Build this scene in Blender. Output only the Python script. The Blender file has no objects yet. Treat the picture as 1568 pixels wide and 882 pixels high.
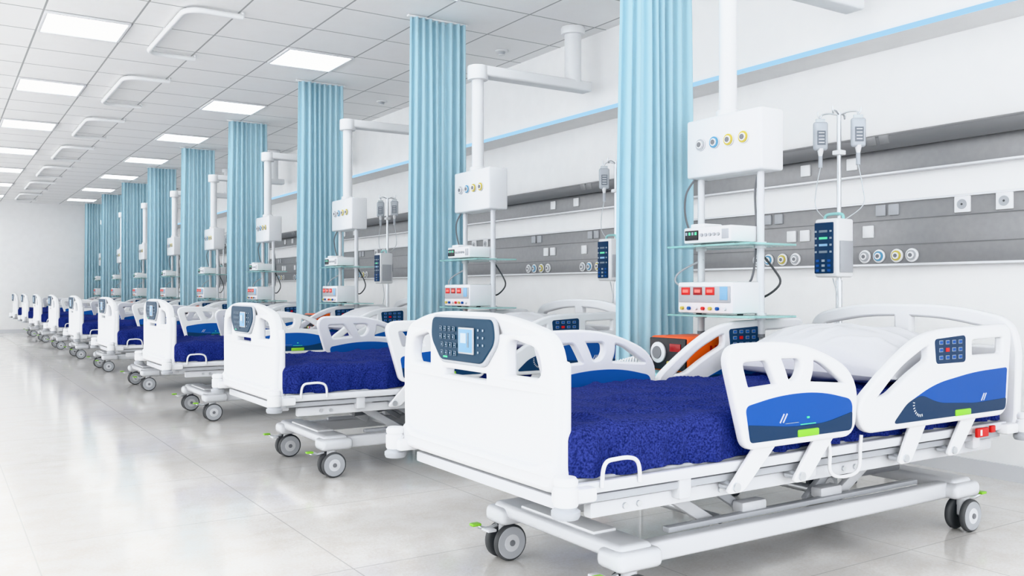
import bpy, bmesh, math, random
from mathutils import Vector, Matrix, noise, Euler
random.seed(4)
sc = bpy.context.scene
COL = sc.collection
S = 2.32          # bay spacing
NB = 9
H = 2.9

# ---------------------------------------------------------------- materials
def mat(name, col, rough=0.4, metal=0.0, emit=None, estr=0.0, spec=0.5, bump=0.0, bscale=200, var=0.0, vscale=6, alpha=None, sheen=0.0, bdist=.01):
    m = bpy.data.materials.new(name); m.use_nodes = True
    nt = m.node_tree; b = nt.nodes['Principled BSDF']
    b.inputs['Base Color'].default_value = (*col, 1)
    b.inputs['Metallic'].default_value = metal
    b.inputs['Specular IOR Level'].default_value = spec
    b.inputs['Sheen Weight'].default_value = sheen
    tc = nt.nodes.new('ShaderNodeTexCoord')
    n = nt.nodes.new('ShaderNodeTexNoise'); n.inputs['Scale'].default_value = vscale; n.inputs['Detail'].default_value = 1
    nt.links.new(tc.outputs['Object'], n.inputs['Vector'])
    mr = nt.nodes.new('ShaderNodeMapRange')
    mr.inputs['To Min'].default_value = max(0, rough-0.04); mr.inputs['To Max'].default_value = min(1, rough+0.04)
    nt.links.new(n.outputs['Fac'], mr.inputs['Value']); nt.links.new(mr.outputs['Result'], b.inputs['Roughness'])
    if var > 0:
        mx = nt.nodes.new('ShaderNodeMix'); mx.data_type = 'RGBA'
        mx.inputs[6].default_value = (*[c*(1-var) for c in col], 1)
        mx.inputs[7].default_value = (*[min(1, c*(1+var)) for c in col], 1)
        n2 = nt.nodes.new('ShaderNodeTexNoise'); n2.inputs['Scale'].default_value = bscale; n2.inputs['Detail'].default_value = 4
        mv = nt.nodes.new('ShaderNodeMapRange'); mv.inputs['From Min'].default_value = .35; mv.inputs['From Max'].default_value = .65
        nt.links.new(tc.outputs['Object'], n2.inputs['Vector'])
        nt.links.new(n2.outputs['Fac'], mv.inputs['Value'])
        nt.links.new(mv.outputs[0], mx.inputs[0]); nt.links.new(mx.outputs[2], b.inputs['Base Color'])
    if bump > 0:
        n3 = nt.nodes.new('ShaderNodeTexNoise'); n3.inputs['Scale'].default_value = bscale; n3.inputs['Detail'].default_value = 3
        bp = nt.nodes.new('ShaderNodeBump'); bp.inputs['Strength'].default_value = bump; bp.inputs['Distance'].default_value = bdist
        nt.links.new(tc.outputs['Object'], n3.inputs['Vector'])
        nt.links.new(n3.outputs['Fac'], bp.inputs['Height']); nt.links.new(bp.outputs['Normal'], b.inputs['Normal'])
    if emit:
        b.inputs['Emission Color'].default_value = (*emit, 1); b.inputs['Emission Strength'].default_value = estr
    if alpha is not None:
        b.inputs['Alpha'].default_value = alpha
    return m

def grid_mat(name, base, line, px, py, ox, oy, w, rough, speck=0.0):
    m = bpy.data.materials.new(name); m.use_nodes = True
    nt = m.node_tree; L = nt.links; b = nt.nodes['Principled BSDF']
    g = nt.nodes.new('ShaderNodeNewGeometry'); sp = nt.nodes.new('ShaderNodeSeparateXYZ')
    L.new(g.outputs['Position'], sp.inputs[0])
    def M(op, a, v):
        k = nt.nodes.new('ShaderNodeMath'); k.operation = op
        L.new(a, k.inputs[0])
        if isinstance(v, (int, float)): k.inputs[1].default_value = v
        else: L.new(v, k.inputs[1])
        return k.outputs[0]
    def ax(o, p, off):
        a = M('SUBTRACT', o, off); a = M('DIVIDE', a, p); a = M('FLOORED_MODULO', a, 1.0)
        a = M('SUBTRACT', a, 0.5); a = M('ABSOLUTE', a, 0); return M('GREATER_THAN', a, 0.5 - w/p/2)
    f = M('MAXIMUM', ax(sp.outputs[0], px, ox), ax(sp.outputs[1], py, oy))
    n = nt.nodes.new('ShaderNodeTexNoise'); n.inputs['Scale'].default_value = 90; n.inputs['Detail'].default_value = 4
    n.inputs['Roughness'].default_value = 0.75
    L.new(g.outputs['Position'], n.inputs['Vector'])
    nb = nt.nodes.new('ShaderNodeTexNoise'); nb.inputs['Scale'].default_value = 6; nb.inputs['Detail'].default_value = 6
    nb.inputs['Roughness'].default_value = 0.65
    L.new(g.outputs['Position'], nb.inputs['Vector'])
    av = M('ADD', M('MULTIPLY', n.outputs['Fac'], .5), M('MULTIPLY', nb.outputs['Fac'], .5))
    mr = nt.nodes.new('ShaderNodeMapRange'); mr.inputs['From Min'].default_value = .38; mr.inputs['From Max'].default_value = .56
    L.new(av, mr.inputs['Value'])
    mb = nt.nodes.new('ShaderNodeMix'); mb.data_type = 'RGBA'
    mb.inputs[6].default_value = (*[c*(1-speck*(.8+.4*i/2)) for i, c in enumerate(base)], 1); mb.inputs[7].default_value = (*base, 1)
    L.new(mr.outputs[0], mb.inputs[0])
    mx = nt.nodes.new('ShaderNodeMix'); mx.data_type = 'RGBA'
    L.new(f, mx.inputs[0]); L.new(mb.outputs[2], mx.inputs[6]); mx.inputs[7].default_value = (*line, 1)
    L.new(mx.outputs[2], b.inputs['Base Color'])
    r2 = nt.nodes.new('ShaderNodeMapRange'); r2.inputs['To Min'].default_value = rough+.10; r2.inputs['To Max'].default_value = rough
    L.new(mr.outputs[0], r2.inputs['Value']); L.new(r2.outputs[0], b.inputs['Roughness'])
    return m

WHITE = mat('white_plastic', (.80,.81,.825), .35)
WHITE2 = mat('white_enamel', (.68,.695,.72), .3)
GREYP = mat('light_grey_plastic', (.46,.48,.51), .4)
GREY = mat('mid_grey_plastic', (.22,.23,.25), .4)
DARK = mat('dark_rubber', (.09,.095,.10), .55)
BLACK = mat('black_plastic', (.02,.02,.025), .35)
STEEL = mat('brushed_steel', (.68,.70,.72), .3, metal=.85)
WALLM = mat('wall_paint', (.88,.885,.89), .55, var=.01, bscale=8)
PANEL = mat('panel_grey_metal', (.31,.315,.325), .38, metal=.3, var=.03, bscale=30)
PANELD = mat('panel_dark_grey', (.20,.205,.215), .4, metal=.2)
LIP = mat('aluminium_lip', (.72,.73,.75), .35, metal=.3)
BLUE = mat('royal_blue_blanket', (.036,.050,.215), .9, bump=.65, bscale=170, var=.48, bdist=.009, spec=.25)
PILLOW = mat('pillow_cotton', (.66,.67,.695), .85, bump=.08, bscale=90, spec=.2)
DECALB = mat('decal_blue', (.022,.105,.40), .45, spec=.3)
DECALD = mat('decal_navy', (.022,.055,.125), .45, spec=.3)
CONS = mat('console_slate', (.030,.072,.125), .5, spec=.25)
KEY = mat('key_outline', (.34,.42,.50), .4)
KEYG = mat('key_grey', (.20,.27,.34), .4)
SCREEN = mat('lcd_screen', (.24,.44,.62), .3, emit=(.30,.55,.85), estr=.15)
SCREENW = mat('lcd_white', (.6,.68,.75), .3, emit=(.8,.9,1), estr=.1)
LCDG = mat('led_green', (.1,.6,.35), .2, emit=(.1,.8,.4), estr=.3)
GREEN = mat('lime_green', (.28,.60,.06), .4)
RED = mat('signal_red', (.65,.025,.02), .4)
ORANGE = mat('orange_casing', (.85,.13,.02), .4)
YELL = mat('yellow_ring', (.58,.49,.10), .4)
BRING = mat('blue_ring', (.12,.35,.55), .4)
GLASS = mat('glass_shelf', (.42,.74,.72), .08, alpha=.6)
BAG = mat('iv_bag_film', (.60,.64,.69), .12, alpha=.75)
FLUID = mat('iv_fluid_print', (.22,.25,.29), .4)
CLEAR = mat('clear_tubing', (.6,.64,.67), .2)
LED = mat('cove_led', (.05,.06,.07), .5, emit=(.46,.76,1), estr=1.0, spec=.1)
LAMP = mat('light_diffuser', (1,1,1), .5, emit=(1,.995,.98), estr=5.0)
TRACK = mat('track_white', (.85,.86,.87), .35)
mat_green = mat('green_tag', (.02,.42,.2), .5)
mat_dred = mat('dark_red_display', (.35,.02,.02), .3)
LCDR = mat('red_digits', (1,.2,.15), .3, emit=(1,.25,.2), estr=.6)
mat_teal = mat('teal_shelf', (.30,.60,.65), .3)
mat_tealh = mat('pump_handle_teal', (.35,.62,.62), .4)

def curtain_mat():
    m = bpy.data.materials.new('curtain_fabric'); m.use_nodes = True
    nt = m.node_tree; b = nt.nodes['Principled BSDF']; out = nt.nodes['Material Output']
    col = (.555,.765,.85)
    tc = nt.nodes.new('ShaderNodeTexCoord'); n = nt.nodes.new('ShaderNodeTexNoise'); n.inputs['Scale'].default_value = 300
    n.inputs['Detail'].default_value = 1
    mx = nt.nodes.new('ShaderNodeMix'); mx.data_type = 'RGBA'
    mx.inputs[6].default_value = (*[c*.95 for c in col], 1); mx.inputs[7].default_value = (*[c*1.04 for c in col], 1)
    nt.links.new(tc.outputs['Object'], n.inputs['Vector']); nt.links.new(n.outputs['Fac'], mx.inputs[0])
    nt.links.new(mx.outputs[2], b.inputs['Base Color']); b.inputs['Roughness'].default_value = .6
    t = nt.nodes.new('ShaderNodeBsdfTranslucent'); t.inputs[0].default_value = (*col, 1)
    ms = nt.nodes.new('ShaderNodeMixShader'); ms.inputs[0].default_value = .25
    nt.links.new(b.outputs[0], ms.inputs[1]); nt.links.new(t.outputs[0], ms.inputs[2]); nt.links.new(ms.outputs[0], out.inputs[0])
    return m
CURT = curtain_mat()

# ---------------------------------------------------------------- geometry helpers
def rounded(pts, n=7):
    out = []; N = len(pts)
    for i in range(N):
        p = Vector(pts[i][:2]); r = pts[i][2] if len(pts[i]) > 2 else 0.0
        a = Vector(pts[i-1][:2]) - p; c = Vector(pts[(i+1) % N][:2]) - p
        if r <= 0: out.append(tuple(p)); continue
        ra = min(r, a.length*.49); rc = min(r, c.length*.49)
        A = p + a.normalized()*ra; C = p + c.normalized()*rc
        for k in range(n+1):
            t = k/n; q = A*(1-t)**2 + p*2*t*(1-t) + C*t*t
            out.append((q.x, q.y))
    return out

def area(p): return sum(p[i-1][0]*p[i][1]-p[i][0]*p[i-1][1] for i in range(len(p)))/2

def curve_mesh(loops, dim, cyclic=True, **kw):
    cu = bpy.data.curves.new('tmp', 'CURVE'); cu.dimensions = dim
    for k, v in kw.items(): setattr(cu, k, v)
    for lp in loops:
        s = cu.splines.new('POLY'); s.points.add(len(lp)-1)
        for i, p in enumerate(lp): s.points[i].co = (p[0], p[1], p[2] if len(p) > 2 else 0, 1)
        s.use_cyclic_u = cyclic
    o = bpy.data.objects.new('tmp', cu); COL.objects.link(o)
    dg = bpy.context.evaluated_depsgraph_get(); dg.update()
    me = bpy.data.meshes.new_from_object(o.evaluated_get(dg))
    bpy.data.objects.remove(o); bpy.data.curves.remove(cu)
    return me
FLIP = [None]
def check_flip():
    sq = [(0,0),(1,0),(1,1),(0,1)]
    me = curve_mesh([sq], '2D', fill_mode='BOTH', extrude=.05, bevel_depth=.02, bevel_resolution=2)
    w = max(v.co.x for v in me.vertices); FLIP[0] = w < 1.01
    bpy.data.meshes.remove(me)
check_flip()

def MYZ(x):  # curve x->Y, y->Z, normal->X
    return Matrix(((0,0,1,x),(1,0,0,0),(0,1,0,0),(0,0,0,1)))
def MXZ(y):  # curve x->X, y->Z, normal->-Y
    return Matrix(((1,0,0,0),(0,0,-1,y),(0,1,0,0),(0,0,0,1)))

class Part:
    def __init__(s): s.bm = bmesh.new(); s.mats = []
    def add(s, me, m, M=None):
        if M is not None: me.transform(M)
        if m not in s.mats: s.mats.append(m)
        i = s.mats.index(m); n = len(s.bm.faces)
        s.bm.from_mesh(me); s.bm.faces.ensure_lookup_table()
        for f in s.bm.faces[n:]: f.material_index = i; f.smooth = True
        bpy.data.meshes.remove(me)
    def _bm(s, b, m, M=None):
        me = bpy.data.meshes.new('t'); b.to_mesh(me); b.free(); s.add(me, m, M)
    def box(s, c, d, m, bev=.004, rot=None, seg=2):
        b = bmesh.new(); bmesh.ops.create_cube(b, size=1)
        bmesh.ops.scale(b, vec=d, verts=b.verts)
        if bev > 0:
            bmesh.ops.bevel(b, geom=b.edges[:], offset=min(bev, min(d)*.45), segments=seg, affect='EDGES', profile=.5)
        M = Matrix.Translation(c)
        if rot: M = M @ Euler(rot).to_matrix().to_4x4()
        s._bm(b, m, M)
    def cyl(s, p0, p1, r, m, r2=None, seg=20, bev=0):
        p0 = Vector(p0); p1 = Vector(p1); d = p1-p0
        b = bmesh.new(); bmesh.ops.create_cone(b, cap_ends=True, segments=seg, radius1=r, radius2=r if r2 is None else r2, depth=d.length)
        if bev > 0:
            es = [e for e in b.edges if abs(e.verts[0].co.z-e.verts[1].co.z) < 1e-5]
            bmesh.ops.bevel(b, geom=es, offset=bev, segments=2, affect='EDGES', profile=.5)
        M = Matrix.Translation((p0+p1)/2) @ d.to_track_quat('Z', 'Y').to_matrix().to_4x4()
        s._bm(b, m, M)
    def tube(s, pts, r, m, smooth=True, res=3):
        P = [Vector(p) for p in pts]
        if smooth and len(P) > 2:
            Q = []
            for i in range(len(P)-1):
                a = P[max(0, i-1)]; b = P[i]; c = P[i+1]; d = P[min(len(P)-1, i+2)]
                for k in range(6):
                    t = k/6; Q.append(.5*((2*b)+(c-a)*t+(2*a-5*b+4*c-d)*t*t+(3*b-a-3*c+d)*t**3))
            Q.append(P[-1]); P = Q
        s.add(curve_mesh([[tuple(p) for p in P]], '3D', cyclic=False, bevel_depth=r, bevel_resolution=res, use_fill_caps=True), m)
    def plate(s, outline, holes, th, bev, M, m):
        loops = [rounded(outline)] + [rounded(h) for h in holes]
        for i in range(len(loops)):
            ccw = area(loops[i]) > 0
            want = (i == 0) != FLIP[0]
            if ccw != want: loops[i] = loops[i][::-1]
        s.add(curve_mesh(loops, '2D', fill_mode='BOTH', extrude=max(th/2-bev, .0001), bevel_depth=bev, bevel_resolution=2), m, M)
    def lathe(s, prof, M, m, seg=28):
        b = bmesh.new(); rings = []
        for r, z in prof:
            r = max(r, .0005)
            rings.append([b.verts.new((r*math.cos(2*math.pi*k/seg), r*math.sin(2*math.pi*k/seg), z)) for k in range(seg)])
        for a, c in zip(rings, rings[1:]):
            for k in range(seg): b.faces.new((a[k], a[(k+1) % seg], c[(k+1) % seg], c[k]))
        b.faces.new(rings[0][::-1]); b.faces.new(rings[-1])
        s._bm(b, m, M)
    def grid(s, f, nu, nv, m):
        b = bmesh.new()
        V = [[b.verts.new(f(i/nu, j/nv)) for j in range(nv+1)] for i in range(nu+1)]
        for i in range(nu):
            for j in range(nv): b.faces.new((V[i][j], V[i+1][j], V[i+1][j+1], V[i][j+1]))
        s._bm(b, m)
    def finish(s, name, parent=None, ang=38, loc=None, deform=None):
        me = bpy.data.meshes.new(name)
        if deform:
            for v in s.bm.verts: v.co = deform(v.co)
        s.bm.to_mesh(me); s.bm.free()
        for m in s.mats: me.materials.append(m)
        me.set_sharp_from_angle(angle=math.radians(ang))
        o = bpy.data.objects.new(name, me); COL.objects.link(o)
        if parent: o.parent = parent
        if loc: o.location = loc
        return o

def root(name, loc):
    e = bpy.data.objects.new(name, None); e.empty_display_size = .2; e.location = loc; COL.objects.link(e); return e
def clone(r, loc, name=None):
    base = name or r.name.split('.')[0]
    e = root(base, loc)
    for c in r.children:
        k = bpy.data.objects.new(c.name, c.data); COL.objects.link(k); k.parent = e
        k.location = c.location.copy(); k.rotation_euler = c.rotation_euler.copy()
    return e

# ---------------------------------------------------------------- room shell
XW = 4.5; XB = 4.23; YE = 22.6; XL = -3.6; YS = -3.0
def slab(name, lo, hi, m):
    p = Part(); p.box([(a+b)/2 for a, b in zip(lo, hi)], [b-a for a, b in zip(lo, hi)], m, bev=0); return p.finish(name)
FLOORM = grid_mat('floor_terrazzo', (.80,.79,.775), (.57,.56,.545), .90, .90, .30, .15, .005, .09, speck=.15)
CEILM = grid_mat('ceiling_tiles', (.90,.905,.91), (.42,.43,.44), .58, .58, .64, 4.95-.29, .013, .7, speck=.02)
slab('floor', (XL, YS, -.1), (XW, YE, 0), FLOORM)
slab('ceiling', (XL, YS, H), (XB, YE, H+.12), CEILM)
slab('wall_right', (XW, YS, -.1), (XW+.15, YE+.15, H+.12), WALLM)
slab('wall_bulkhead', (XB, YS, 2.3), (XW, YE, H+.12), WALLM)
slab('wall_end', (XL, YE, -.1), (XW, YE+.15, H+.12), WALLM)
slab('baseboard_right', (XW-.015, YS, 0), (XW, YE, .08), WHITE2)
slab('baseboard_end', (XL, YE-.015, 0), (XW-.015, YE, .08), WHITE2)
slab('trim_cove_light', (XB-.008, YS, 2.298), (XB, YE, 2.325), LED)
p = Part()
p.box((XL-.1, (YS+YE)/2, .15), (.2, YE-YS, .3), WALLM, 0)
p.box((XL-.1, (YS+YE)/2, H-.04), (.2, YE-YS, .24), WALLM, 0)
y = YS
while y < YE+.1:
    p.box((XL-.1, y, 1.5), (.2, .10, 2.5), WALLM, 0); y += S
p.finish('wall_left')

# ceiling lights
p = Part()
w = .545
for sx, sy, dx, dy in ((0, w/2, w, .02), (0, -w/2, w, .02), (w/2, 0, .02, w), (-w/2, 0, .02, w)):
    p.box((sx, sy, -.008), (dx, dy, .016), WHITE, .002)
p.box((0, 0, -.004), (w-.02, w-.02, .008), LAMP, 0)
first = p.finish('ceiling_light', loc=(.93, .31, H))
for X in (-2.55, -.81, .93, 2.67):
    for k in range(10):
        yy = .31+S*k
        if (X, k) == (.93, 0): continue
        o = bpy.data.objects.new('ceiling_light', first.data); o.location = (X, yy, H); COL.objects.link(o)

p = Part(); p.cyl((0,0,0), (0,0,-.012), .055, WHITE, seg=24, bev=.004); p.cyl((0,0,-.012), (0,0,-.035), .03, GREYP, r2=.02); p.cyl((0,0,-.035), (0,0,-.04), .026, WHITE)
sprk = p.finish('ceiling_sprinkler', loc=(3.88, 6.15, H))  # sprinkler head on the ceiling, repeated once per bay
for k in range(1, 7):
    o = bpy.data.objects.new('ceiling_sprinkler', sprk.data); o.location = (3.88, 6.15+S*k, H); COL.objects.link(o)

# ---------------------------------------------------------------- wall service panels
p = Part()
L0, L1 = YS+.2, YE-.05; yc = (L0+L1)/2; ll = L1-L0
p.box((XW-.02, yc, 1.67), (.04, ll, .14), PANEL, .002)
p.box((XW-.055, yc, 1.775), (.09, ll, .08), PANELD, .012, rot=(0, math.radians(-18), 0))
p.box((XW-.028, yc, 1.600), (.056, ll, .012), LIP, .002)
p.box((XW-.02, yc, 1.265), (.04, ll, .34), PANEL, .002)
p.box((XW-.026, yc, 1.440), (.052, ll, .012), LIP, .002)
p.box((XW-.026, yc, 1.090), (.052, ll, .014), LIP, .002)
p.box((XW-.041, yc, 1.20), (.006, ll, .004), PANELD, 0)
p.box((XW-.041, yc, 1.34), (.006, ll, .004), PANELD, 0)
def ring(p, x, y, z, m, r=.038):
    p.cyl((x, y, z), (x-.012, y, z), r, WHITE, seg=24, bev=.003)
    p.cyl((x-.012, y, z), (x-.018, y, z), r*.72, m, seg=24)
    p.cyl((x-.018, y, z), (x-.024, y, z), r*.5, WHITE, seg=20)
    p.cyl((x-.024, y, z), (x-.026, y, z), r*.28, GREY, seg=16)
def sock(p, y, z, m=WHITE, s=.075, round_=True):
    p.box((XW-.045, y, z), (.014, s, s), m, .004)
    if m is WHITE and round_:
        p.cyl((XW-.052, y, z), (XW-.055, y, z), s*.3, GREYP, seg=20); p.cyl((XW-.055, y, z), (XW-.0555, y, z), .006, DARK, seg=8)
for k in range(NB):
    o = S*k + (.32 if k > 0 else 0)
    for yy, m in zip((3.18,3.09,2.98,2.89), (GREYP, BRING, YELL, GREYP)): ring(p, XW-.04, yy+o, 1.14, m)
    for yy, m in zip((3.97,3.88,3.77,3.67), (GREYP, BRING, YELL, GREYP)): ring(p, XW-.04, yy+o, 1.14, m)
    for yy in (2.39, 2.606): sock(p, yy+o, 1.393, s=.085)
    for yy, z in ((3.16,1.28),(3.70,1.28),(3.60,1.28),(3.267,1.675),(3.594,1.675)): sock(p, yy+o, z, s=.070, round_=False)
    for yy in (3.0,3.08,3.80,3.89): sock(p, yy+o, 1.395, GREYP, .062)
    for yy in (3.02,3.10): p.box((XW-.103, yy+o, 1.78), (.008,.06,.05), PANEL, .003, rot=(0, math.radians(-18), 0))
p.finish('medical_wall_panel')

# ---------------------------------------------------------------- hospital bed
def build_bed(loc):
    R = root('hospital_bed', loc)
    prof = [(-.475,.418,.03),(-.485,.72,.05),(-.455,.822,.06),(-.22,.872,.15),(.22,.872,.15),(.455,.822,.06),(.485,.72,.05),(.475,.418,.03)]
    dfm = lambda c: Vector((c.x + .10*c.y*c.y, c.y*.93+.04, c.z))
    # footboard
    p = Part()
    hl = [(-.235,.695,.02),(-.235,.80,.03),(-.27,.825,.03),(-.41,.80,.04),(-.435,.73,.03),(-.41,.695,.02)]
    hr = [(-a, b, r) for a, b, r in hl]
    slot = [(-.15,.672,.015),(-.15,.715,.02),(-.12,.715,.01),(.12,.715,.01),(.15,.715,.02),(.15,.672,.015)]
    p.plate(prof, [hl, hr, slot], .045, .012, MYZ(.02), WHITE)
    p.plate([(-.475,.425,.02),(-.48,.470,.02),(-.455,.478,.01),(-.40,.455,.06),(.40,.455,.06),(.455,.478,.01),(.48,.470,.02),(.475,.425,.02)], [], .062, .014, MYZ(.018), WHITE)
    for sgn in (-1, 1):
        p.cyl((.03, sgn*.475, .425), (.03, sgn*.475, .76), .022, WHITE, seg=20, bev=.012)
    p.plate([(-.14,.728,.02),(-.215,.80,.03),(-.20,.866,.02),(.20,.866,.02),(.215,.80,.03),(.14,.728,.02)], [], .014, .006, MYZ(-.004), GREYP)
    p.plate([(-.133,.735,.02),(-.207,.80,.03),(-.194,.861,.02),(.194,.861,.02),(.207,.80,.03),(.133,.735,.02)], [], .008, .003, MYZ(-.011), CONS)
    p.box((-.016, -.045, .797), (.006, .095, .080), GREYP, .002)
    p.box((-.0185, -.045, .797), (.004, .084, .069), SCREEN, .001)
    p.box((-.0205, -.035, .805), (.002, .035, .030), SCREENW, 0)
    p.box((-.0205, -.065, .80), (.002, .012, .045), KEYG, 0)
    for i in range(4):
        for j in range(4):
            yy = .03+.030*i + (.010 if j > 1 else 0); zz = .755+.025*j
            if abs(yy) < .17 - (.04 if j == 0 else 0):
                p.box((-.0158, yy, zz), (.002, .018, .014), KEY, .001); p.box((-.0168, yy, zz), (.0015, .0160, .0120), CONS, 0)
                p.box((-.0174, yy, zz), (.0012, .006, .004), KEY, 0)
    for i in range(2):
        for j in range(4):
            yy = -.118-.028*i; zz = .765+.022*j
            if j == 0 and i == 1: continue
            p.box((-.0158, yy, zz), (.002, .007, .007), KEY, .001)
    p.box((-.013, .10, .742), (.004, .03, .006), LCDG, .001)
    p.finish('footboard', R, deform=dfm)
    # headboard
    p = Part()
    bh = [(-.42,.72,.03),(-.42,.80,.04),(-.2,.842,.1),(-.03,.848,.01),(-.03,.72,.02)]
    bh2 = [(-a, b, r) for a, b, r in bh]
    p.plate([(a, b+.008, r) for a, b, r in prof], [bh, bh2], .04, .011, MYZ(2.185), WHITE)
    p.finish('headboard', R)
    # bumpers
    p = Part()
    for x in (-.01, 2.20):
        for sgn in (-1, 1):
            y = sgn*.500
            p.lathe([(.0,.368),(.034,.369),(.038,.377),(.038,.388),(.029,.394),(.029,.405)], Matrix.Translation((x, y, 0)), GREYP)
            p.lathe([(.031,.40),(.033,.405),(.033,.445),(.028,.450),(.032,.455),(.032,.466),(.026,.474),(0.001,.476)], Matrix.Translation((x, y, 0)), WHITE)
            p.box((x+(.05 if x < 1 else -.05), sgn*.47, .415), (.12, .05, .04), WHITE, .01)
    p.finish('corner_bumpers', R)
    # upper frame
    p = Part()
    for sgn in (-1, 1):
        p.box((1.09, sgn*.455, .425), (2.10, .022, .032), WHITE2, .006)
        p.box((1.09, sgn*.435, .392), (2.06, .03, .022), GREYP, .004)
        p.box((1.12, sgn*.405, .352), (1.98, .035, .045), WHITE2, .008)
        for x in (.25,.30,.62,.68,1.2,1.26,1.8,1.86):
            p.cyl((x, sgn*.42, .352), (x, sgn*.429, .352), .009, STEEL, seg=12)
        for x in (.45, 1.0, 1.5, 1.95):
            p.box((x, sgn*.43, .385), (.05, .05, .07), WHITE2, .008)
    for x in (.06, .5, .95, 1.4, 1.85, 2.13):
        p.box((x, 0, .38), (.06, .84, .035), WHITE2, .006)
    p.box((1.1, 0, .437), (2.06, .86, .018), GREYP, .005)
    for sgn in (-1, 1):
        x0 = .13; y = sgn*.472
        p.tube([(x0,y,.425),(x0+.004,y,.47),(x0+.018,y,.492),(x0+.05,y,.496),(x0+.09,y,.496),(x0+.118,y,.487),(x0+.13,y,.465),(x0+.132,y,.425)], .006, WHITE)
        y = sgn*.478
        p.tube([(1.05,y,.475),(1.06,y,.43),(1.06,y,.37),(1.10,y,.345),(1.18,y,.345),(1.21,y,.37),(1.215,y,.43),(1.22,y,.47)], .006, WHITE)
    p.box((1.93, -.485, .418), (.075, .012, .034), RED, .003)
    p.box((2.0, -.485, .425), (.03, .012, .026), RED, .003)
    p.box((1.915, -.4915, .418), (.012, .002, .022), WHITE, 0)
    p.finish('deck_frame', R)
    # base
    p = Part()
    for sgn in (-1, 1):
        p.box((1.2, sgn*.30, .165), (1.66, .055, .062), WHITE2, .012, seg=3)
        p.box((1.2, sgn*.262, .205), (1.3, .03, .018), GREYP, .004)
    for x in (.36, 2.04):
        p.box((x, 0, .185), (.13, .70, .05), WHITE2, .02, seg=3)
        for sgn in (-1, 1):
            p.box((x, sgn*.315, .165), (.17, .12, .06), WHITE2, .022, seg=3)
    p.box((.36, 0, .213), (.09, .40, .012), WHITE, .005)
    def arm(x0, z0, x1, z1, y, w=.04, m=WHITE2):
        L = math.hypot(x1-x0, z1-z0); a = math.atan2(z1-z0, x1-x0)
        p.box(((x0+x1)/2, y, (z0+z1)/2), (L, .025, w), m, .006, rot=(0, -a, 0))
    for sgn in (-1, 1):
        arm(.78, .19, .50, .36, sgn*.22); arm(.70, .36, .98, .19, sgn*.20, .03, GREYP)
        arm(1.42, .19, 1.72, .36, sgn*.22); arm(1.50, .36, 1.28, .19, sgn*.20, .03, GREYP)
        p.box((.95, sgn*.24, .225), (.12, .05, .04), WHITE2, .01)
        p.box((1.35, sgn*.24, .225), (.12, .05, .04), WHITE2, .01)
    p.cyl((.8,-.25,.20), (.8,.25,.20), .016, STEEL); p.cyl((1.42,-.25,.20), (1.42,.25,.20), .016, STEEL)
    p.cyl((.52,-.25,.345), (.52,.25,.345), .016, STEEL); p.cyl((1.7,-.25,.345), (1.7,.25,.345), .016, STEEL)
    p.cyl((.62, .05, .26), (1.05, .05, .30), .022, GREY); p.cyl((1.05, .05, .30), (1.35, .05, .32), .012, STEEL)
    p.box((1.12, -.05, .275), (.30, .16, .08), GREYP, .015)
    p.box((1.75, 0, .235), (.36, .30, .03), GREY, .01)
    for x, dx in ((.30, -1), (2.10, 1)):
        for sgn in (-1, 1):
            p.tube([(x, sgn*.33, .125),(x+dx*.04, sgn*.33, .118),(x+dx*.07, sgn*.34, .128)], .007, STEEL)
            p.box((x+dx*.080, sgn*.342, .135), (.036, .028, .010), GREEN, .004)
            p.box((x+dx*.05, sgn*.30, .122), (.035, .05, .01), WHITE2, .004)
    p.finish('base_frame', R)
    # casters
    def caster(x, y, name):
        p = Part(); r = .064
        for o in (-.030, .030):
            s_ = 1 if o > 0 else -1
            M = Matrix.Translation((x, y+o, r)) @ Matrix.Rotation(-s_*math.pi/2, 4, 'X')
            p.lathe([(.030,-.013),(r-.010,-.013),(r-.003,-.010),(r,-.005),(r,.005),(r-.003,.010),(r-.006,.0115),(.02,.0115)], M, DARK, 36)
            p.lathe([(r-.007,.010),(r-.009,.0135),(r-.030,.0135)], M, GREYP, 36)
            p.lathe([(r-.032,.011),(r-.034,.0145),(.001,.0155)], M, WHITE2, 36)
            p.lathe([(.011,.0155),(.010,.0185),(.001,.0185)], M, GREY, 20)
        p.cyl((x, y-.02, r), (x, y+.02, r), .014, STEEL)
        p.box((x, y, .095), (.05, .03, .07), WHITE2, .01)
        p.cyl((x, y, .10), (x, y, .15), .024, WHITE2)
        p.finish(name, R)
    caster(.34, -.335, 'caster_1'); caster(.34, .335, 'caster_2'); caster(2.06, -.335, 'caster_3'); caster(2.06, .335, 'caster_4')
    # side rails
    A = [(.655,.485,.03),(.565,.782,.07),(.90,.785,.16),(1.17,.675,.12),(1.15,.485,.05)]
    Ah = [[(.655,.648,.02),(.622,.745,.03),(.745,.748,.02),(.775,.70,.03),(.80,.655,.02)],
          [(.835,.66,.02),(.815,.705,.02),(.79,.75,.01),(.90,.748,.03),(.905,.70,.02),(.88,.665,.02)],
          [(.925,.655,.02),(.945,.70,.03),(.945,.742,.015),(1.0,.73,.04),(1.12,.655,.03),(1.11,.64,.02)]]
    Ab = [(.665,.50,.01),(.645,.605,.02),(.80,.630,.1),(.98,.630,.1),(1.14,.595,.03),(1.135,.50,.02)]
    An = [(.665,.498,.01),(.655,.55,.005),(.85,.53,.05),(1.0,.53,.05),(1.137,.555,.005),(1.135,.498,.02)]
    B = [(1.21,.485,.05),(1.175,.57,.06),(1.36,.70,.12),(1.56,.80,.14),(2.10,.812,.05),(2.065,.485,.05)]
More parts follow.
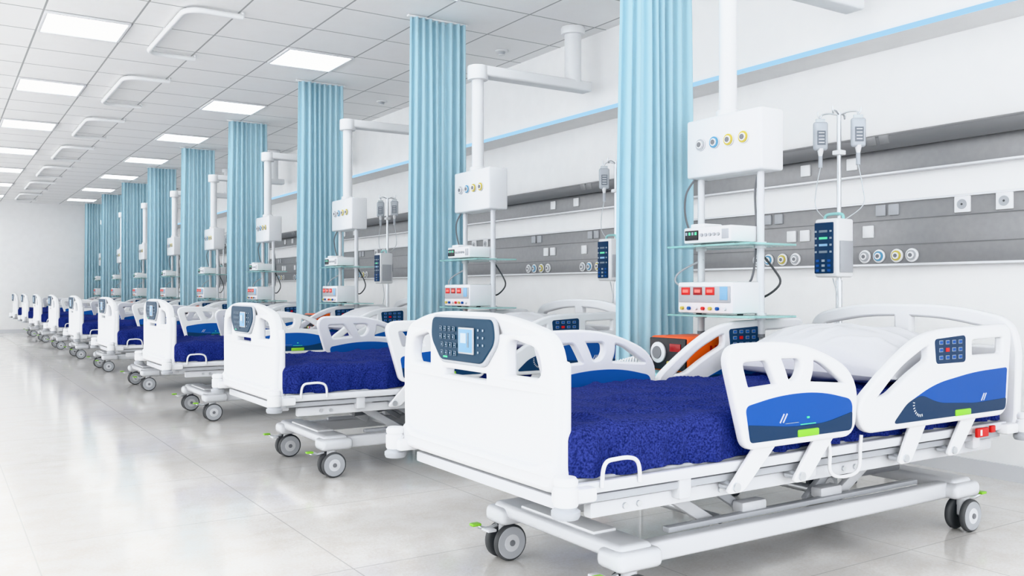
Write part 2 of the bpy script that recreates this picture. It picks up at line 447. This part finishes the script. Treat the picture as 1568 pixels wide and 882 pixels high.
    Bh = [[(1.255,.585,.02),(1.40,.695,.06),(1.55,.762,.05),(1.575,.76,.01),(1.575,.70,.02),(1.46,.65,.05),(1.34,.585,.03)],
          [(1.83,.70,.02),(1.83,.775,.02),(2.055,.782,.02),(2.05,.70,.02)]]
    Bb = [(1.37,.50,.02),(1.44,.56,.03),(1.60,.618,.08),(1.85,.648,.08),(2.07,.655,.01),(2.055,.50,.02)]
    Bn = [(1.36,.498,.02),(1.44,.563,.03),(1.52,.585,.03),(1.62,.55,.05),(1.85,.535,.03),(2.06,.54,.005),(2.055,.498,.02)]
    for sgn, nm in ((-1, 'near'), (1, 'far')):
        y = sgn*.485
        p = Part()
        p.plate(A, Ah, .034, .010, MXZ(y), WHITE)
        for yy in (y-.0165, y+.0165):
            p.plate(Ab, [], .004, .0015, MXZ(yy), DECALB)
            o = .0022 if yy > y else -.0022
            p.plate(An, [], .003, .001, MXZ(yy+o), DECALD)
            for k in (0, 1):
                p.box((.80+.014*k, yy+o, .560), (.003, .0055, .032), WHITE, 0, rot=(0, math.radians(35), 0))
            p.box((.845, yy+o, .543), (.06, .0055, .0015), KEY, 0)
            p.box((.92, yy+o, .508), (.10, .012, .024), GREEN, .006)
            p.box((.92, yy+o*1.2, .555), (.010, .005, .006), LCDG, 0)
            p.box((.92, yy+o*1.2, .535), (.07, .005, .0025), LCDG, 0)
        for x1, x0 in ((.77,.62), (1.04,.91)):
            p.plate([(x1-.045,.50,.01),(x1+.045,.50,.01),(x0+.03,.355,.02),(x0-.035,.355,.02)], [], .014, .004, MXZ(y+sgn*-.004), WHITE)
            p.cyl((x0, sgn*.43, .37), (x0, sgn*.495, .37), .014, STEEL, seg=14)
        p.finish('side_rail_foot_'+nm, R)
        p = Part()
        p.plate(B, Bh, .034, .010, MXZ(y), WHITE)
        for yy in (y-.0165, y+.0165):
            p.plate(Bb, [], .004, .0015, MXZ(yy), DECALB)
            o = .0022 if yy > y else -.0022
            p.plate(Bn, [], .003, .001, MXZ(yy+o), DECALD)
            for k in (0, 1):
                p.box((1.90+.014*k, yy+o, .555), (.003, .0055, .032), WHITE, 0, rot=(0, math.radians(35), 0))
            p.box((1.77, yy+o, .508), (.10, .012, .024), GREEN, .006)
            for q in range(9):
                a = math.radians(170+14*q)
                p.box((1.51+.040*math.cos(a), yy+o*1.3, .555+.040*math.sin(a)), (.009, .005, .003), WHITE, 0, rot=(0, -a, 0))
            p.plate([(1.61,.69,.015),(1.60,.775,.015),(1.79,.785,.015),(1.79,.69,.015)], [], .004, .0015, MXZ(yy), DECALD)
            for i in range(4):
                for j in range(3):
                    mm = RED if (i == 1 and j == 1) else KEY
                    p.box((1.635+.04*i, yy+o*.8, .71+.027*j), (.022, .004, .014), mm, 0)
                    if mm is KEY: p.box((1.635+.04*i, yy+o*1.0, .71+.027*j), (.018, .0045, .010), DECALB, 0)
        for x1, x0 in ((1.54,1.45), (1.86,1.74)):
            p.plate([(x1-.045,.50,.01),(x1+.045,.50,.01),(x0+.03,.355,.02),(x0-.035,.355,.02)], [], .014, .004, MXZ(y+sgn*-.004), WHITE)
            p.cyl((x0, sgn*.43, .37), (x0, sgn*.495, .37), .014, STEEL, seg=14)
        p.finish('side_rail_head_'+nm, R)
    # mattress with blanket
    hw = .437; top = .580; bot = .445; rr = .045
    per_top = 2*(hw-rr); arc = math.pi/2*rr; side = top-rr-bot
    tot = per_top+2*arc+2*side
    def sect(t):
        d = t*tot
        sgn = -1
        if d > tot/2: d = tot-d; sgn = 1
        if d < side: return sgn*hw, bot+d, sgn*1.0, 0.0, 1-d/side
        d2 = d-side
        if d2 < arc:
            a = d2/rr; return sgn*(hw-rr+rr*math.cos(a)), top-rr+rr*math.sin(a), sgn*math.cos(a), math.sin(a), 0
        d3 = d2-arc; return sgn*(hw-rr-d3), top, 0, 1, 0
    def f(u, v):
        x = .055+2.09*u
        y, z, ny, nz, low = sect(v)
        w = noise.noise(Vector((x*4, y*2, z*2)))*.008 + noise.noise(Vector((x*13+y*3, y*6, z*3)))*.004
        r1 = max(0, 1-abs(noise.noise(Vector((x*3.4+y*2.2, y*2.6-x*.8, 3.1))))*4.5)
        r2 = max(0, 1-abs(noise.noise(Vector((x*6-y*2.5, y*3.5+x, 7.1))))*5)
        r3 = max(0, 1-abs(noise.noise(Vector((x*11+y*2, y*4, 1.7))))*4)
        if nz > .3: w += r1*r1*.013*nz + r2*r2*.007*nz + r3*.0025*nz
        k = 1-nz
        if k > 0:
            ph = 4*noise.noise(Vector((x*2.5, 0, 0)))
            w += k*(math.sin(x*34+ph+z*5)*.5+.4*math.sin(x*71-z*9+6*noise.noise(Vector((x*4, 1, 0)))))*.0115*(.4+low)
            w += k*noise.noise(Vector((x*18, y, z*12)))*.006
            w = min(w, .016)
        z2 = z + nz*w; y2 = y + ny*w
        if low > .9: z2 += .003*math.sin(x*20)
        e = max(0, 1-u/.02)
        if e > 0:
            y2 *= 1-.03*e*e; z2 = bot+(z2-bot)*(1-.16*e*e)
        return (x, y2, z2)
    p = Part(); p.grid(f, 340, 124, BLUE)
    b = bmesh.new()
    b.faces.new([b.verts.new(f(0, j/124)) for j in range(125)])
    b.faces.new([b.verts.new(f(1, j/124)) for j in range(125)][::-1])
    p._bm(b, BLUE)
    p.finish('blanketed_mattress', R, ang=80)
    # pillow
    L, W, T, seed = .52, .82, .27, 1.3
    p = Part()
    for side_ in (1, -1):
        def g(u, v):
            a = u*2-1; c = v*2-1
            pr = (max(0, 1-abs(a)**2.2)*max(0, 1-abs(c)**2.4))**.5
            sx = a*(1-.08*(1-c*c)); sy = c*(1-.06*(1-a*a))
            n = noise.noise(Vector((a*1.6+seed, c*2, side_)))*.018 + max(0, 1-abs(noise.noise(Vector((a*1.6+c*1.2+seed, c*2.2-a*.6, 5))))*4.5)**2*.010
            k = T/2 if side_ > 0 else T*.28
            return (sx*L/2, sy*W/2, side_*(pr*k)+n*pr)
        p.grid(g, 64, 80, PILLOW)
    o = p.finish('pillow', R, ang=80); o.location = (1.745, -.0, .668); o.rotation_euler = (0, math.radians(-8), .03)
    return R

bed = build_bed((1.36, 2.335, 0))
for k in range(1, NB): clone(bed, (1.36, 2.335+S*k, 0))

# ---------------------------------------------------------------- curtains
def build_curtain(loc, seed):
    R = root('privacy_curtain', loc)
    p = Part(); n = 8
    def f(u, v):
        z = .22+(H-.015-.22)*v
        wz = 1-.08*v + .015*math.sin(v*5+seed)
        ph = 1.6*noise.noise(Vector((u*3+seed, v*.7, 0)))
        a = 2*math.pi*n*u+ph
        amp = .040*(.8+.6*noise.noise(Vector((u*5, seed, v*.6))))*(.8+.2*(1-v))
        x = (u-.5)*.47*wz - .004*math.sin(2*a)
        return (x, amp*math.sin(a)+.012*math.sin(v*3+u*9), z)
    p.grid(f, n*22, 26, CURT)
    p.finish('curtain_fabric', R, ang=180)
    p = Part(); p.box((.0, 0, H-.008), (.48, .03, .014), TRACK, .003)
    p.finish('curtain_track', R)
for k in range(NB): build_curtain((3.05, 3.38+S*k, 0), k*1.7)

# U-shaped ceiling rails
p = Part()
x0, x1, w = 1.44, 1.82, .68
pts = [(x1, -w, 0), (x0+.12, -w, 0)]
for a in range(1, 7):
    t = math.radians(a*15); pts.append((x0+.12-.12*math.sin(t), -w+.12-.12*math.cos(t), 0))
pts += [(x0, w-.12, 0)]
for a in range(1, 7):
    t = math.radians(a*15); pts.append((x0+.12-.12*math.cos(t), w-.12+.12*math.sin(t), 0))
pts += [(x1, w, 0)]
p.tube(pts, .020, TRACK, smooth=False)
for q in ((x1,-w),(x1,w),(x0,0)): p.cyl((q[0],q[1],0), (q[0],q[1],.032), .012, TRACK)
rl = p.finish('curtain_rail', loc=(0, 2.335, H-.034))
for k in range(1, NB):
    o = bpy.data.objects.new('curtain_rail', rl.data); o.location = (0, 2.335+S*k, H-.034); COL.objects.link(o)

# ---------------------------------------------------------------- ceiling pendants
def build_pendant(loc):
    R = root('medical_ceiling_pendant', loc)
    p = Part()
    p.cyl((0,0,1.77), (0,0,2.44), .042, WHITE, seg=28)
    p.cyl((0,0,1.77), (0,0,1.80), .055, WHITE, seg=28, bev=.006)
    p.cyl((0,0,2.40), (0,0,2.50), .072, WHITE, seg=28, bev=.01)
    p.box((.47, 0, 2.465), (.98, .12, .075), WHITE, .015, seg=3)
    p.cyl((.82,0,2.48), (.82,0,2.86), .062, WHITE, seg=28)
    p.cyl((.82,0,2.84), (.82,0,H), .09, WHITE, seg=28, bev=.01)
    p.finish('arm', R)
    p = Part()
    p.box((0, -.035, 1.63), (.15, .47, .28), WHITE, .012, seg=3)
    for i, m in enumerate((GREYP, BRING, YELL, YELL)):
        y = .10-.09*i
        p.cyl((-.075, y, 1.645), (-.082, y, 1.645), .030, WHITE2, seg=24, bev=.002)
        p.cyl((-.082, y, 1.645), (-.087, y, 1.645), .026, m, seg=24)
        p.cyl((-.087, y, 1.645), (-.091, y, 1.645), .018, WHITE, seg=24)
        p.cyl((-.091, y, 1.645), (-.094, y, 1.645), .012, GREY, seg=20)
    p.box((0, .215, 1.60), (.06, .03, .10), mat_green, .006)
    p.finish('gas_outlet_box', R)
    p = Part()
    for y in (.175, -.20):
        p.cyl((0, y, .74), (0, y, 1.50), .017, WHITE2, seg=18)
        p.cyl((0, y, .735), (0, y, .75), .019, GREY, seg=18)
    for z in (1.155, .83):
        p.box((-.03, -.04, z), (.31, .52, .010), GLASS, .003)
        for y in (.175, -.20): p.cyl((0, y, z-.015), (0, y, z+.015), .026, WHITE2, seg=18)
    p.finish('rods_and_shelves', R)
    p = Part()
    p.box((-.085, -.035, 1.205), (.18, .30, .075), WHITE, .008)
    p.box((-.177, .06, 1.205), (.006, .085, .045), BLACK, .002)
    for k in range(4): p.box((-.181, .090-.020*k, 1.213), (.002, .012, .014), LCDG if k % 2 else KEY, 0)
    for k in range(5): p.cyl((-.175, -.005-.026*k, 1.205), (-.182, -.005-.026*k, 1.205), .008, GREYP, seg=12)
    p.box((-.176, -.15, 1.205), (.004, .04, .045), GREYP, .002)
    p.box((-.10, .04, 1.25), (.12, .09, .02), WHITE, .006)
    for y in (-.14, .07): p.cyl((-.09, y, 1.158), (-.09, y, 1.170), .012, DARK, seg=12)
    p.finish('infusion_controller', R)
    p = Part()
    p.box((-.085, -.03, .915), (.20, .35, .145), WHITE, .010)
    p.box((-.187, -.03, .93), (.006, .325, .075), GREYP, .002)
    for k in range(3):
        p.box((-.191, .085-.078*k, .945), (.004, .055, .035), RED if k != 1 else mat_dred, .001)
        p.box((-.1935, .085-.078*k, .945), (.001, .035, .014), LCDR, 0)
    p.box((-.191, -.155, .935), (.004, .045, .06), SCREEN, .001)
    for k in range(7): p.cyl((-.185, .11-.045*k, .865), (-.197, .11-.045*k, .865), .008, (YELL, DECALB, WHITE2, RED)[k % 4], seg=12)
    for y in (-.16, .10): p.cyl((-.09, y, .834), (-.09, y, .845), .014, DARK, seg=12)
    p.finish('electrosurgical_unit', R)
    p = Part()
    p.tube([(.02,-.17,1.50),(.03,-.14,1.40),(.05,-.13,1.2),(.05,-.10,1.0),(.03,-.02,.97),(.02,.05,.93)], .005, GREY)
    p.tube([(-.02,.19,1.50),(-.03,.25,1.42),(.0,.28,1.3),(.03,.24,1.2),(.02,.10,1.19)], .005, GREY)
    p.tube([(.03,-.10,1.19),(.06,-.22,1.05),(.06,-.26,.98),(.05,-.18,.92),(.04,-.1,.92)], .005, DARK)
    p.tube([(.0,.16,1.10),(-.06,.26,1.04),(-.08,.27,.99),(-.05,.22,.96),(-.03,.12,.98)], .005, GREYP)
    p.finish('cables', R)
    return R
pend = build_pendant((3.16, 3.0, 0))
for k in range(1, NB): clone(pend, (3.16, 3.0+S*k, 0))

# ---------------------------------------------------------------- trolleys with ventilator
def build_trolley(loc):
    R = root('medical_trolley', loc)
    p = Part()
    for z in (.565, .20): p.box((-.02,0,z), (.40,.28,.02), mat_teal, .006)
    for x in (-.185, .165):
        for y in (-.125, .125):
            p.cyl((x,y,.06), (x,y,.60 if x > 0 else .57), .011, STEEL, seg=14)
            p.cyl((x,y-.012,.03), (x,y+.012,.03), .03, DARK, seg=20, bev=.004)
    p.finish('cart_frame', R)
    p = Part()
    p.box((0, -.01, .66), (.28, .25, .16), ORANGE, .016, seg=3)
    p.box((-.142, -.01, .66), (.014, .235, .145), BLACK, .006)
    M = Matrix.Translation((-.148, .045, .665)) @ Matrix.Rotation(-math.pi/2, 4, 'Y')
    p.lathe([(.048,0),(.048,.008),(.040,.012),(.001,.012)], M, WHITE2)
    p.lathe([(.030,.011),(.028,.016),(.001,.016)], M, GREY)
    p.box((-.151, -.065, .69), (.004,.07,.035), mat_dred, .001)
    for k in range(4): p.cyl((-.148, -.10+.025*k, .62), (-.158, -.10+.025*k, .62), .009, (WHITE, RED, WHITE, YELL)[k], seg=14)
    for k in range(5): p.box((.0+.03*k, -.137, .66), (.012, .004, .08), mat_dred, .001)
    p.finish('portable_ventilator', R)
    p = Part(); pts = []
    for i in range(90):
        t = i/89; a = t*2*math.pi*11
        pts.append((-.19-.10*t+.005*math.cos(a), .10+.10*t, .64-.04*t+.016*math.sin(a)))
    p.tube(pts, .005, WHITE, smooth=False, res=2)
    p.finish('breathing_hose', R)
    return R
t0 = build_trolley((2.94, 3.03, 0))
for k in range(1, NB): clone(t0, (2.94, 3.03+S*k, 0))

# ---------------------------------------------------------------- IV stands
def build_iv(loc):
    R = root('iv_stand', loc)
    p = Part()
    p.cyl((0,0,.08), (0,0,1.87), .011, STEEL, seg=16); p.cyl((0,0,.08), (0,0,1.0), .016, STEEL, seg=16)
    p.cyl((0,0,.06), (0,0,.13), .03, GREYP, seg=20, bev=.005)
    for i in range(5):
        a = 2*math.pi*i/5+.3; c, s_ = math.cos(a), math.sin(a)
        p.cyl((0,0,.085), (.24*c,.24*s_,.065), .012, STEEL, seg=12)
        p.cyl((.24*c-.01*s_,.24*s_+.01*c,.028), (.24*c+.01*s_,.24*s_-.01*c,.028), .026, DARK, seg=18)
        p.cyl((.24*c,.24*s_,.03), (.24*c,.24*s_,.07), .008, STEEL, seg=10)
    for dx, dy in ((-.03,.08),(.03,-.08),(.08,.03),(-.08,-.03)):
        p.tube([(0,0,1.855),(dx*.6,dy*.6,1.868),(dx,dy,1.865),(dx*1.12,dy*1.12,1.85),(dx*1.25,dy*1.25,1.862),(dx*1.28,dy*1.28,1.885)], .004, STEEL)
    p.finish('pole', R)
    p = Part()
    for bx, by in ((-.033,.09),(.033,-.09)):
        rz = -.57
        p.box((bx, by, 1.755), (.075,.032,.15), BAG, .014, rot=(0,0,rz), seg=4)
        p.box((bx, by, 1.745), (.045,.036,.075), FLUID, .003, rot=(0,0,rz))
        for q in range(4): p.box((bx, by, 1.72+.017*q), (.030,.038,.004), WHITE, 0, rot=(0,0,rz))
        p.box((bx, by, 1.835), (.05,.010,.024), CLEAR, .004, rot=(0,0,rz))
        p.tube([(bx,by,1.845),(bx,by,1.862)], .004, CLEAR)
        p.cyl((bx, by, 1.65), (bx, by, 1.69), .010, WHITE, r2=.018, seg=12)
        p.cyl((bx, by, 1.59), (bx, by, 1.65), .011, BAG, seg=12)
        p.tube([(bx,by,1.59),(bx*1.3,by*1.2,1.48),(bx,by*1.3,1.38),(-.03,by*.4,1.30)], .0025, CLEAR)
    p.box((0,0,1.66), (.05,.05,.025), WHITE, .005); p.finish('iv_bags', R)
    p = Part()
    p.box((-.04,0,1.165), (.13,.14,.30), WHITE, .012, seg=3)
    p.box((-.107,.01,1.165), (.012,.112,.26), DECALD, .004)
    for r_ in range(4):
        p.box((-.114,.01,1.25-.035*r_), (.003,.05,.012), (KEYG, LCDG, SCREEN, KEYG)[r_], 0)
        for q in (-.035,.055): p.box((-.114,q,1.25-.035*r_), (.003,.012,.010), KEY, 0)
    for r_ in range(3):
        for q in range(3): p.box((-.114,.045-.035*q,1.10-.025*r_), (.003,.018,.012), DECALB if q != 1 else KEY, 0)
    p.tube([(-.04,.055,1.30),(-.04,.05,1.335),(-.04,0,1.342),(-.04,-.05,1.335),(-.04,-.055,1.30)], .008, mat_tealh)
    p.box((.03,0,1.17), (.04,.05,.08), GREY, .006)
    p.box((-.04,-.074,1.12), (.10,.008,.16), GREYP, .003)
    p.tube([(-.05,0,1.01),(-.05,-.03,.9),(-.06,-.02,.80),(-.09,-.03,.74)], .003, CLEAR)
    p.finish('infusion_pump', R)
    return R
iv = build_iv((3.93, 2.96, 0))
clone(iv, (4.10, 4.97, 0)); clone(iv, (3.78, 8.12, 0))
for k in range(4, NB): clone(iv, (3.9, 2.96+S*k, 0))

# ---------------------------------------------------------------- light
w = bpy.data.worlds.new('world'); sc.world = w; w.use_nodes = True
bg = w.node_tree.nodes['Background']; bg.inputs[0].default_value = (.975,.985,1.0,1); bg.inputs[1].default_value = 3.0

cam = bpy.data.cameras.new('camera'); co = bpy.data.objects.new('camera', cam); COL.objects.link(co)
cam.sensor_width = 36; cam.lens = 31.4; cam.shift_y = .002
co.location = (0, 0, .95); co.rotation_euler = (math.pi/2, 0, -math.radians(32.9))
cam.clip_start = .05; sc.camera = co
try: sc.view_settings.view_transform = 'Khronos PBR Neutral'
except Exception: sc.view_settings.view_transform = 'Standard'
sc.view_settings.look = 'None'
sc.view_settings.exposure = 0.12
